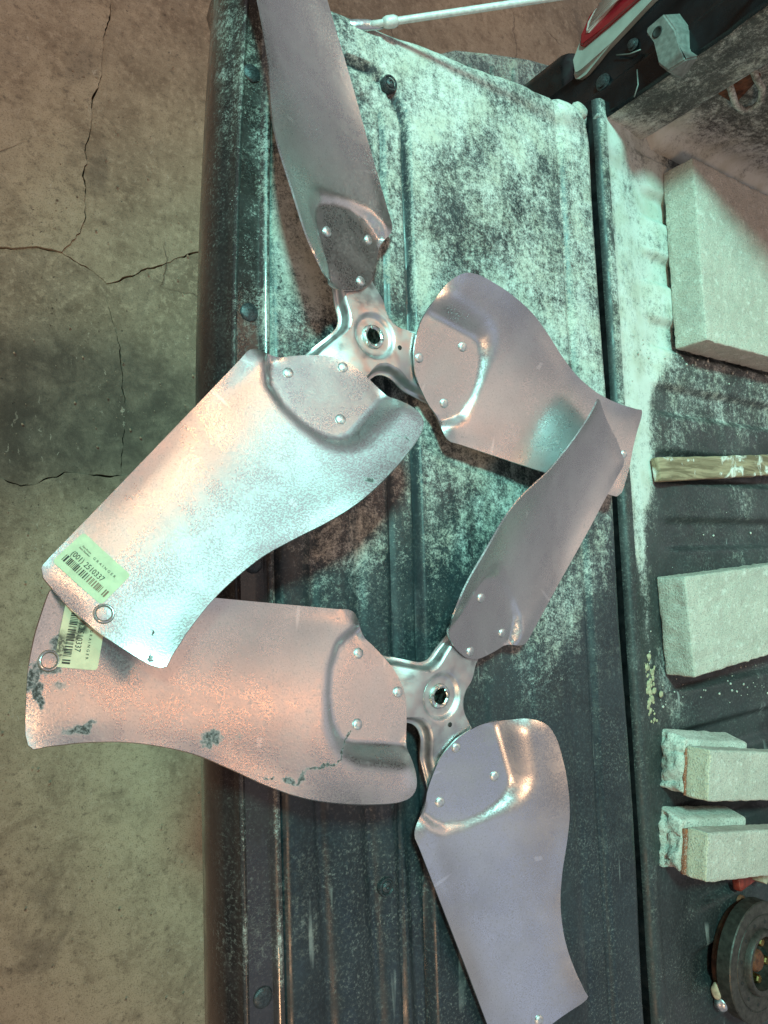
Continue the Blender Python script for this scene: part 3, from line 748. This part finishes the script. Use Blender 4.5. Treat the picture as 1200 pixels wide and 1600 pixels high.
# spider: three-armed pressed plate
PT = [(0, .150), (8, .147), (13, .137), (16, .115), (20, .094), (25, .0765), (30, .0655), (35, .0580), (42, .0510), (50, .0462), (56, .0443), (60, .0437)]
def rout(phi):
    p = math.radians(abs(((phi + 60) % 120) - 60)); hw, rho, c = .0330, .0400, .0843
    rho = (.866 * .0443 - hw) / .134; c = .0443 + rho
    if math.tan(p) * c * .5 > hw:                                   # fillet between two arms
        q = math.pi / 3 - p; return c * math.cos(q) - math.sqrt(max(0, rho * rho - (c * math.sin(q)) ** 2))
    return min(hw / max(1e-6, math.sin(p)), .140 / math.cos(p))
def spider_mesh():
    NTH = 288
    ro = np.array([rout(360 * k / NTH) for k in range(NTH)])
    for _ in range(1): ro = .25 * np.roll(ro, 1) + .5 * ro + .25 * np.roll(ro, -1)
    rings = [('c', .0150, -.0010), ('c', .0190, -.0010), ('c', .0225, -.0010), ('c', .0240, -.0005), ('c', .0262, .0018), ('c', .0280, .0036), ('c', .0300, .0042)]
    for u in (.12, .25, .4, .55, .7, .82, .9): rings.append(('m', u, .0042))
    rings += [('o', -.0045, .0040), ('o', -.0030, .0034), ('o', -.0015, .0020), ('o', -.0003, -.0002), ('o', .0004, -.0040), ('o', .0012, -.0078), ('o', .0026, -.0092), ('o', .0046, -.0096), ('o', .0060, -.0098), ('o', .0062, -.0112), ('o', .0040, -.0114)]
    v = []; f = []
    for kind, a, z in rings:
        for k in range(NTH):
            th = 2 * math.pi * k / NTH; R_ = ro[k] - .0062
            dr = np.roll(ro, -1)[k] - np.roll(ro, 1)[k]; dth = 4 * math.pi / NTH
            if kind == 'c': r = a; x, y = r * math.cos(th), r * math.sin(th)
            elif kind == 'm': r = .030 + (R_ - .0045 - .030) * a; x, y = r * math.cos(th), r * math.sin(th)
            else:
                nx, ny = R_ * math.cos(th) + dr / dth * math.sin(th), R_ * math.sin(th) - dr / dth * math.cos(th); L_ = math.hypot(nx, ny)
                x, y = R_ * math.cos(th) + nx / L_ * a, R_ * math.sin(th) + ny / L_ * a
            # twist of each arm into the blade pitch
            phi = ((math.degrees(math.atan2(y, x)) + 60) % 120) - 60; rr = math.hypot(x, y)
            lx, ly = rr * math.cos(math.radians(phi)), rr * math.sin(math.radians(phi))
            k_ = smooth(.036, .074, lx)
            zt = z * (1 - k_) + k_ * (zpad(lx, ly) - .0046 + min(0, z - .004) * .8)
            v.append((x * S, y * S, zt * S))
    n = NTH
    for i in range(len(rings) - 1):
        for k in range(n): f.append((i * n + k, (i + 1) * n + k, (i + 1) * n + (k + 1) % n, i * n + (k + 1) % n))
    return v, f
SPV, SPF = spider_mesh()
def core_mesh():
    """staked hub core: notched collar, bore with a keyway, barrel going down"""
    v, f = lathe_pts([(.0090, -.030), (.0090, -.004), (.0092, .0012), (.0104, .0024), (.0122, .0030), (.0138, .0024), (.0146, .0004), (.0150, -.0014)], 48)
    v = [list(p) for p in v]
    n = 48
    for i, p in enumerate(v):
        k = i % n; ring = i // n
        if ring in (3, 4, 5) and k % 8 in (0,): p[2] -= .0022                # six notches
        if ring in (0, 1, 2) and k in (33, 34, 35): r = math.hypot(p[0], p[1]); p[0] *= 1.22; p[1] *= 1.22
    v = [(p[0] * S, p[1] * S, p[2] * S) for p in v]
    b0 = len(v)
    v2, f2 = lathe_pts([(.0172 * S, -.0030), (.0172 * S, -.0315), (.0090 * S, -.0325)], 48)
    v += v2; f += [tuple(b0 + q for q in t) for t in f2]
    b1 = len(v); v3, f3 = lathe_pts([(.0090 * S, -.030 * S), (.0001, -.0300 * S)], 48)
    return v, [tuple(reversed(t)) for t in f[:48 * 7]] + f[48 * 7:]
COV, COF = core_mesh()

# text helper: font outlines turned to flat triangles
def text_tris(body, size, spacing=1.0):
    c = bpy.data.curves.new('t', 'FONT'); c.body = body; c.size = size; c.space_character = spacing; c.resolution_u = 2
    o = bpy.data.objects.new('t', c); scn.collection.objects.link(o)
    dg = bpy.context.evaluated_depsgraph_get(); me = o.evaluated_get(dg).to_mesh()
    vs = [tuple(p.co[:2]) for p in me.vertices]; fs = [tuple(p.vertices) for p in me.polygons]
    o.evaluated_get(dg).to_mesh_clear(); bpy.data.objects.remove(o); bpy.data.curves.remove(c)
    return vs, fs
def sticker(parent, ycen, mat_i):
    """printed label lying on the blade face; u runs along the blade chord, w towards the hub"""
    L_, Wd, xc = .0545, .0365, .4175
    v = []; f = []; mi = []
    def put(u, w, lift):
        # u,w in 0..L_,0..Wd from the lower left corner of the print
        x = xc + Wd / 2 - w; y = ycen - L_ / 2 + u
        wr = .00020 * noise.noise(Vector((u * 160, w * 160, ycen * 50)))
        return (x * S, y * S, (zblade(x, y) + lift + abs(wr)) * S)
    nu_, nw = 28, 19; r = .0035
    base = len(v)
    for j in range(nw):
        for i in range(nu_):
            u, w = L_ * i / (nu_ - 1), Wd * j / (nw - 1)
            cu, cw = min(max(u, r), L_ - r), min(max(w, r), Wd - r); du, dw = u - cu, w - cw; d = math.hypot(du, dw)
            if du and dw and d > r: u, w = cu + du / d * r, cw + dw / d * r
            v.append(put(u, w, .0004))
    for j in range(nw - 1):
        for i in range(nu_ - 1):
            a = base + j * nu_ + i; f.append((a, a + nu_, a + nu_ + 1, a + 1)); mi.append(0)
    # barcode
    rnd = random.Random(4); u = .0042
    while u < .0500:
        wd = rnd.choice((.0005, .0005, .0010, .0015)); gp = rnd.choice((.0005, .0005, .0009, .0014))
        if rnd.random() > .05:
            a = len(v); rows = 5; w0, w1 = .0062, .0128
            for k in range(rows):
                w = w0 + (w1 - w0) * k / (rows - 1); v.append(put(u, w, .00075)); v.append(put(u + wd, w, .00075))
            for k in range(rows - 1): f.append((a + 2 * k, a + 2 * k + 2, a + 2 * k + 3, a + 2 * k + 1)); mi.append(2 if (u > .030 and mat_i == 0) else 1)
        u += wd + gp
    def addtext(body, size, u0, w0, sp=1.0, sx=1.0):
        vs, fs = text_tris(body, size, sp); a = len(v)
        for p in vs: v.append(put(u0 + p[0] * sx, w0 + p[1], .00075))
        for t in fs: f.append(tuple(reversed([a + q for q in t]))); mi.append(1)
    addtext('(001) 2510337', .0074, .0058, .0146, 1.0, .80)
    addtext('GRAINGER', .0033, .0215, .0247, 1.75, 1.0)
    addtext('Item Number', .0024, .0068, .0236, 1.0, .9)
    addtext('Part Route', .0024, .0080, .0262, 1.0, .9)
    me = bpy.data.meshes.new('label_sticker'); me.from_pydata(v, [], f); me.update()
    o = link('label_sticker', me, [M['sticker'] if mat_i == 0 else M['sticker2'], M['ink'], M['inkbrown']], parent)
    me.polygons.foreach_set('material_index', mi)
    # make every face look up
    bm = bmesh.new(); bm.from_mesh(me); bm.normal_update()
    fl = [q for q in bm.faces if q.normal.z < 0]; bmesh.ops.reverse_faces(bm, faces=fl); bm.to_mesh(me); bm.free()
    return o

def fan(pos, rot, label, mats, sticks):
    root = empty('fan_rotor', pos, rot)
    tag(root, label, 'fan rotor', 'three bladed fan rotors lying on the tailgate')
    sp = pyd('hub_spider', SPV, SPF, M['spider'], root, auto=60)
    core = pyd('hub_core', COV, COF, M['hubcore'], root, auto=35)
    hv, hf = lathe_pts([(.0024, .0), (.0023, .0004), (.0002, .0004)], 16, cap1=True)
    a = math.radians(121)
    pyd('balance_hole', xform(hv, Matrix.Translation((.0364 * S * math.cos(a), .0364 * S * math.sin(a), .0042 * S))), hf, M['dark'], sp)
    for k, ang in enumerate((0, 120, -120)):
        me = BM0.copy(); b = link('blade', me, mats[k], root, False); b.rotation_euler = (0, 0, math.radians(ang))
        rm = None
        for x, y in RIV:
            o = pyd('rivet', rv, rf, M['rivet'], b) if rm is None else link('rivet', rm, [], b, False)
            rm = o.data; o.matrix_local = surf_frame(x, y)
        if k == 2: continue
        if k == 0: o = pyd('tip_rivet', fv, ff_, M['tiprivet'], b, auto=40)
        else: o = pyd('tip_rivet', rv, rf, M['rivet'], b)
        o.matrix_local = surf_frame(.4400, .0040)
        if k == 0:
            o.data.materials.append(M['ringdirt'])
            for pg in o.data.polygons:
                if pg.center.xy.length > .00655 or (.0048 < pg.center.xy.length < .0056): pg.material_index = 1
        if k == 0: sticker(b, *sticks)
    return root
F1 = Matrix(((-0.72335, 0.69048, -0.00173), (-0.68958, -0.72227, 0.05295), (0.03531, 0.0395, 0.9986)))
F2 = Matrix(((-0.97785, -0.20929, 0.00173), (0.20891, -0.9765, -0.05295), (0.01277, -0.05142, 0.9986)))
fan((-0.1031, 0.1668, 0.8328), F1, 'three-bladed galvanised fan rotor nearer the tail lamp, pale green barcode label on its overlapping blade', (M['blade_top_sticker'], M['blade'], M['blade']), (-.0298, 0))
fan((-0.0434, -0.1843, 0.8376), F2, 'three-bladed galvanised fan rotor with black scuffs and a partly covered cream barcode label', (M['blade_scuffed'], M['blade'], M['blade']), (-.0190, 1))

# ------------------------------------------------------------------ concrete blocks, wood and iron in the bed
def paver(name, a, b, spk=(.24, .23, .21)):
    t = NT(name); n = t.noise(18, 6, .6); n2 = t.noise(420, 3, .6); n3 = t.noise(90, 4)
    c = t.mix(t.ramp(n, .3, .7), a, b); c = t.mix(t.ramp(n2, .50, .68, 0, .75), c, spk); c = t.mix(t.ramp(n3, .55, .72, 0, .45), c, (.74, .72, .66)); c = t.mix(t.ramp(t.noise(7, 5, .6, .6), .5, .7, 0, .35), c, (.34, .33, .30)); c = t.mix(t.ramp(t.noise(900, 2), .58, .7, 0, .6), c, (.85, .84, .80))
    pit = t.math('MULTIPLY', t.ramp(t.vor(260), .10, .2, 1, 0), t.ramp(t.noise(60, 2), .5, .6))
    c = t.mix(t.math('MULTIPLY', pit, .55), c, (.16, .14, .12))
    t.p(Base_Color=c, Roughness=.93)
    t.bump(t.math('SUBTRACT', t.math('ADD', t.math('MULTIPLY', n2, 1.6), n3), pit), .7, .0016); return t.m
M['paver'] = paver('grey_paver_concrete', (.40, .37, .315), (.50, .46, .395))
M['paver2'] = paver('buff_paver_face', (.55, .45, .33), (.62, .52, .40))
M['broken'] = paver('broken_concrete', (.38, .36, .31), (.60, .58, .52), (.14, .13, .12))
M['clay'] = paver('red_clay_band', (.26, .075, .035), (.34, .11, .05), (.18, .06, .03))
FL = TG - .0075
bm = box_bm(.466, .80, .250, .523, FL, FL + .050, .0020, 2, 6, .0016, 85)
o = from_bm('paving_block', bm, M['paver'], smooth=True); tag(o, 'large pale square paving block lying against the bed side wall', 'paving block', 'concrete blocks in the truck bed')
bm = box_bm(.382, .72, -.216, -.083, FL, FL + .043, .0020, 2, 6, .0017, 85)
for q in bm.verts: q.co.x += .05 * (-.085 - q.co.y); q.co.y += (.045 + .12 * (-.085 - q.co.y)) * (q.co.x - .388)
o = from_bm('paving_block', bm, M['paver'], smooth=True); tag(o, 'pale rectangular paving block lying flat just below the wood strip', 'paving block', 'concrete blocks in the truck bed')
def broken_block(x0, y0, y1, zt, label, xlow, rotz, seed, band):
    root = empty('broken_block', (x0, (y0 + y1) / 2, FL)); tag(root, label, 'concrete block', 'concrete blocks in the truck bed')
    w = (y1 - y0) / 2; h = zt - FL
    off = Vector((0, 0, seed))
    bm = box_bm(-.006, xlow, -w, w + .017, .0004, h * .50, .003, 2, 6, 0)
    for q in bm.verts:
        k = smooth(.05, .0, q.co.x); p = q.co * 1.0 + off
        q.co.x += k * (.006 * noise.noise(p * 34) + .0055 * noise.noise(p * 110) + .0070 * noise.turbulence(p * 120, 4, True) - .003)
        q.co.y += .0015 * noise.noise(p * 60) + k * smooth(.0, -w, q.co.y) * (.004 + .006 * noise.noise(p * 70)) - .010 * smooth(.5 * w, w, q.co.y) * q.co.z / (h * .5)
        q.co.z += .0008 * noise.noise(p * 80) * (q.co.z > .002)
    from_bm('lower_course', bm, M['broken'], root, smooth=True)
    bm = box_bm(-.0015, .34, -w + .0006, w - .0030, h * .50 - .001, h * (.50 + band), .0008, 1, 5, .0008, 70)
    for q in bm.verts: q.co.x += .0025 * noise.noise(q.co * 60 + off) * smooth(.05, 0, q.co.x)
    from_bm('clay_band', bm, M['clay'], root, smooth=True)
    bm = box_bm(.000, .36, -w, w, h * (.50 + band) - .0008, h, .0022, 2, 6, .0010, 60)
    o = from_bm('upper_course', bm, [M['paver'], M['paver2']], root, smooth=True)
    for p in o.data.polygons:
        if p.normal.x < -.5: p.material_index = 1
    root.rotation_euler = (0, 0, rotz)
    return root
broken_block(.366, -.364, -.301, .860, 'broken grey block with a thin red line, nearer the flat paving block', .150, -.19, 1, .03)
broken_block(.349, -.457, -.399, .860, 'broken grey block with a wide red clay band, nearer the brake disc', .150, -.20, 5, .085)

# strip of wood with flaking white paint
def woodm():
    t = NT('weathered_painted_wood'); vec = t.mapping((.10, 1, 1))
    g = t.noise(120, 5, .6, 1.2, vec=vec); c = t.mix(t.ramp(g, .35, .65), (.15, .105, .062), (.34, .255, .165))
    pm = t.ramp(t.noise(42, 5, .65, .8), t.ramp(t.math('ADD', t.noise(12, 2), 0), .3, .7, .64, .44), .66)
    c = t.mix(pm, c, (.70, .68, .62)); t.p(Base_Color=c, Roughness=.85)
    t.bump(t.math('ADD', t.math('MULTIPLY', g, .7), t.math('MULTIPLY', pm, 1.2)), .6, .0016); return t.m
M['wood'] = woodm()
bm = box_bm(.386, .80, .048, .082, FL + .0005, FL + .014, .0025, 2, 5, .0016, 45)
for q in bm.verts: q.co.y += .075 * (q.co.x - .386); q.co.x += -.12 * (q.co.y - .067) * smooth(.43, .386, q.co.x)
o = from_bm('wood_strip', bm, M['wood']); tag(o, 'weathered brown wood strip with flaking white paint in the truck bed', 'wood strip')

# brake disc: flat friction ring with drilled holes, raised hat
disc = empty('brake_disc', (.514, -.619, FL)); tag(disc, 'dark drilled brake disc lying in the corner of the truck bed', 'brake disc')
rv2, rf2 = lathe_pts([(.0760, .012), (.0780, .0135), (.0780, .0310), (.0768, .0325), (.0622, .0328), (.0615, .0318), (.0606, .0318), (.0600, .0328), (.0440, .0330), (.0425, .0322)], 96)
pyd('friction_ring', rv2, rf2, M['rusty_disc'], disc, auto=30)
pyd('vent_ring', *lathe_pts([(.0690, .0005), (.0690, .013)], 64, cap0=True), M['rust'], disc)
hv, hf = lathe_pts([(.0425, .0322), (.0418, .034), (.0410, .0375), (.0395, .0392), (.0355, .0392), (.0340, .0375), (.0335, .016), (.0002, .015)], 64, cap1=True)
hat = pyd('disc_hat', hv, hf, M['rusty_disc'], disc, auto=35)
dv, df = lathe_pts([(.0026, .0), (.0024, .0003), (.0002, .0003)], 12, cap1=True)
hm = None
for k in range(12):
    a = 2 * math.pi * k / 12 + .2; r = .0520
    o = pyd('drilled_hole', dv, df, M['dark'], disc) if hm is None else link('drilled_hole', hm, [], disc, False)
    hm = o.data; o.location = (r * math.cos(a), r * math.sin(a), .0331)
bv_, bf_ = lathe_pts([(.0058, 0), (.0058, .010), (.0048, .012), (.0002, .012)], 6, cap1=True)
hm = None
for k in range(5):
    a = 2 * math.pi * k / 5 + 2.2
    o = pyd('hub_bolt', bv_, bf_, M['brass'], disc, smooth=False) if hm is None else link('hub_bolt', hm, [], disc, False)
    hm = o.data; o.location = (.0245 * math.cos(a), .0245 * math.sin(a), .0165)
cv, cf = lathe_pts([(.0150, .015), (.0145, .027), (.012, .030), (.0002, .030)], 24, cap1=True)
pyd('hub_cap', cv, cf, M['rust'], disc, auto=40)

# red clamp lever with its bolt, between the lower broken block and the disc
cl = empty('red_clamp', (.520, -.520, FL)); tag(cl, 'small red painted steel clamp with a bolt beside the brake disc', 'clamp')
bm = box_bm(-.012, .12, -.010, .012, .001, .014, .003, 2)
for q in bm.verts: q.co.y += .25 * q.co.x * .4
from_bm('clamp_body', bm, M['redpaint'], cl)
M['claybolt'] = plain('dusty_hex_bolt', (.42, .36, .26), .6, .3, .3, 100, .3)
from_bm('clamp_bolt', (lambda b: (bmesh.ops.create_cone(b, cap_ends=True, segments=6, radius1=.011, radius2=.010, depth=.016), bmesh.ops.translate(b, verts=b.verts, vec=(.030, .004, .021)), b)[2])(bmesh.new()), M['claybolt'], cl, smooth=False)
vv, ff2 = lathe_pts([(.004, .0), (.004, .004), (.009, .004), (.009, .0)], 20)
pyd('washer', xform(vv, Matrix.Translation((.006, -.032, .0005))), ff2 + [(k, (k + 1) % 20, 60 + (k + 1) % 20, 60 + k) for k in range(20)], M['rust'], cl)

# bits beside the disc
def pebble(name, loc, r, mat, label, cat, seed, sq=(1, 1, .8)):
    bm = bmesh.new(); bmesh.ops.create_icosphere(bm, subdivisions=3, radius=r)
    for q in bm.verts:
        q.co *= 1 + .22 * noise.noise(q.co * (1.1 / r) + Vector((seed, 0, 0))); q.co = Vector((q.co.x * sq[0], q.co.y * sq[1], q.co.z * sq[2]))
    o = from_bm(name, bm, mat); o.location = loc; return tag(o, label, cat)
M['chip'] = plain('buff_chip', (.55, .40, .28), .7, bump=.3, scale=150)
pebble('stone_chip', (.4420, -.642, FL + .008), .009, M['chip'], 'small buff stone chip at the rim of the brake disc', 'stone', 3, (.6, 1.2, .8))
pebble('metal_ball', (.4490, -.6590, FL + .0095), .0105, M['steel'], 'small shiny metal slug at the rim of the brake disc', 'metal slug', 9, (1, 1, .85))
# dried crumbs on the sill
bm = bmesh.new(); rnd = random.Random(12)
for k in range(70):
    t_ = rnd.random(); x = .3455 + rnd.gauss(0, .006); y = -.185 - .085 * t_ + rnd.gauss(0, .004); r = rnd.choice((.0012, .0016, .002, .0028, .0045))
    g = bmesh.ops.create_icosphere(bm, subdivisions=2, radius=r)
    for q in g['verts']:
        q.co *= 1 + .35 * noise.noise(q.co * 260 + Vector((k, 0, 0))); q.co.z *= .30; q.co += Vector((x, y, TG - .0022))
M['crumb'] = plain('dried_mortar', (.34, .31, .20), .95, var=.3, scale=200, bump=.5)
o = from_bm('mortar_crumbs', bm, M['crumb']); tag(o, 'dried yellowish mortar crumbs on the bed sill', 'mortar crumbs', kind='stuff')

# loose grit round the blocks in the bed
bm = bmesh.new(); rnd = random.Random(31)
for k in range(240):
    x = rnd.uniform(.345, .74); y = rnd.choice((rnd.uniform(-.42, .25), rnd.gauss(-.24, .02), rnd.gauss(-.39, .012), rnd.gauss(.235, .012)))
    if -.225 < y < -.075 and x > .372: continue
    if (-.375 < y < -.275 or -.475 < y < -.38) and x > .345: continue
    if .035 < y < .10 and x > .38: continue
    r = rnd.choice((.0006, .0008, .0010, .0014, .0022)); q0 = bedz(x, y)
    g = bmesh.ops.create_icosphere(bm, subdivisions=1, radius=r)
    for q in g['verts']:
        q.co *= 1 + .4 * noise.noise(q.co * 700 + Vector((k, 0, 0))); q.co.z *= .7; q.co += Vector((x, y, q0 + r * .4))
o = from_bm('grit', bm, M['broken']); tag(o, 'loose concrete grit scattered round the blocks in the bed', 'grit', kind='stuff')

# loose grit on the workshop floor
bm = bmesh.new(); rnd = random.Random(77)
for k in range(900):
    x, y = rnd.uniform(-.42, .1), rnd.uniform(-1.0, 1.2); r = rnd.choice((.0007, .0009, .0009, .0012, .0016, .0024))
    if noise.noise(Vector((x * 5, y * 5, 2))) < -.05: continue
    g = bmesh.ops.create_icosphere(bm, subdivisions=1, radius=r)
    for q in g['verts']:
        q.co *= 1 + .4 * noise.noise(q.co * 600 + Vector((k, 0, 0))); q.co.z *= .7; q.co += Vector((x, y, .004 + r * .3))
M['floorgrit'] = plain('floor_grit', (.30, .235, .165), .95, var=.5, scale=40, bump=.4)
o = from_bm('floor_grit', bm, M['floorgrit']); tag(o, 'loose grit lying on the concrete floor', 'grit', kind='stuff')
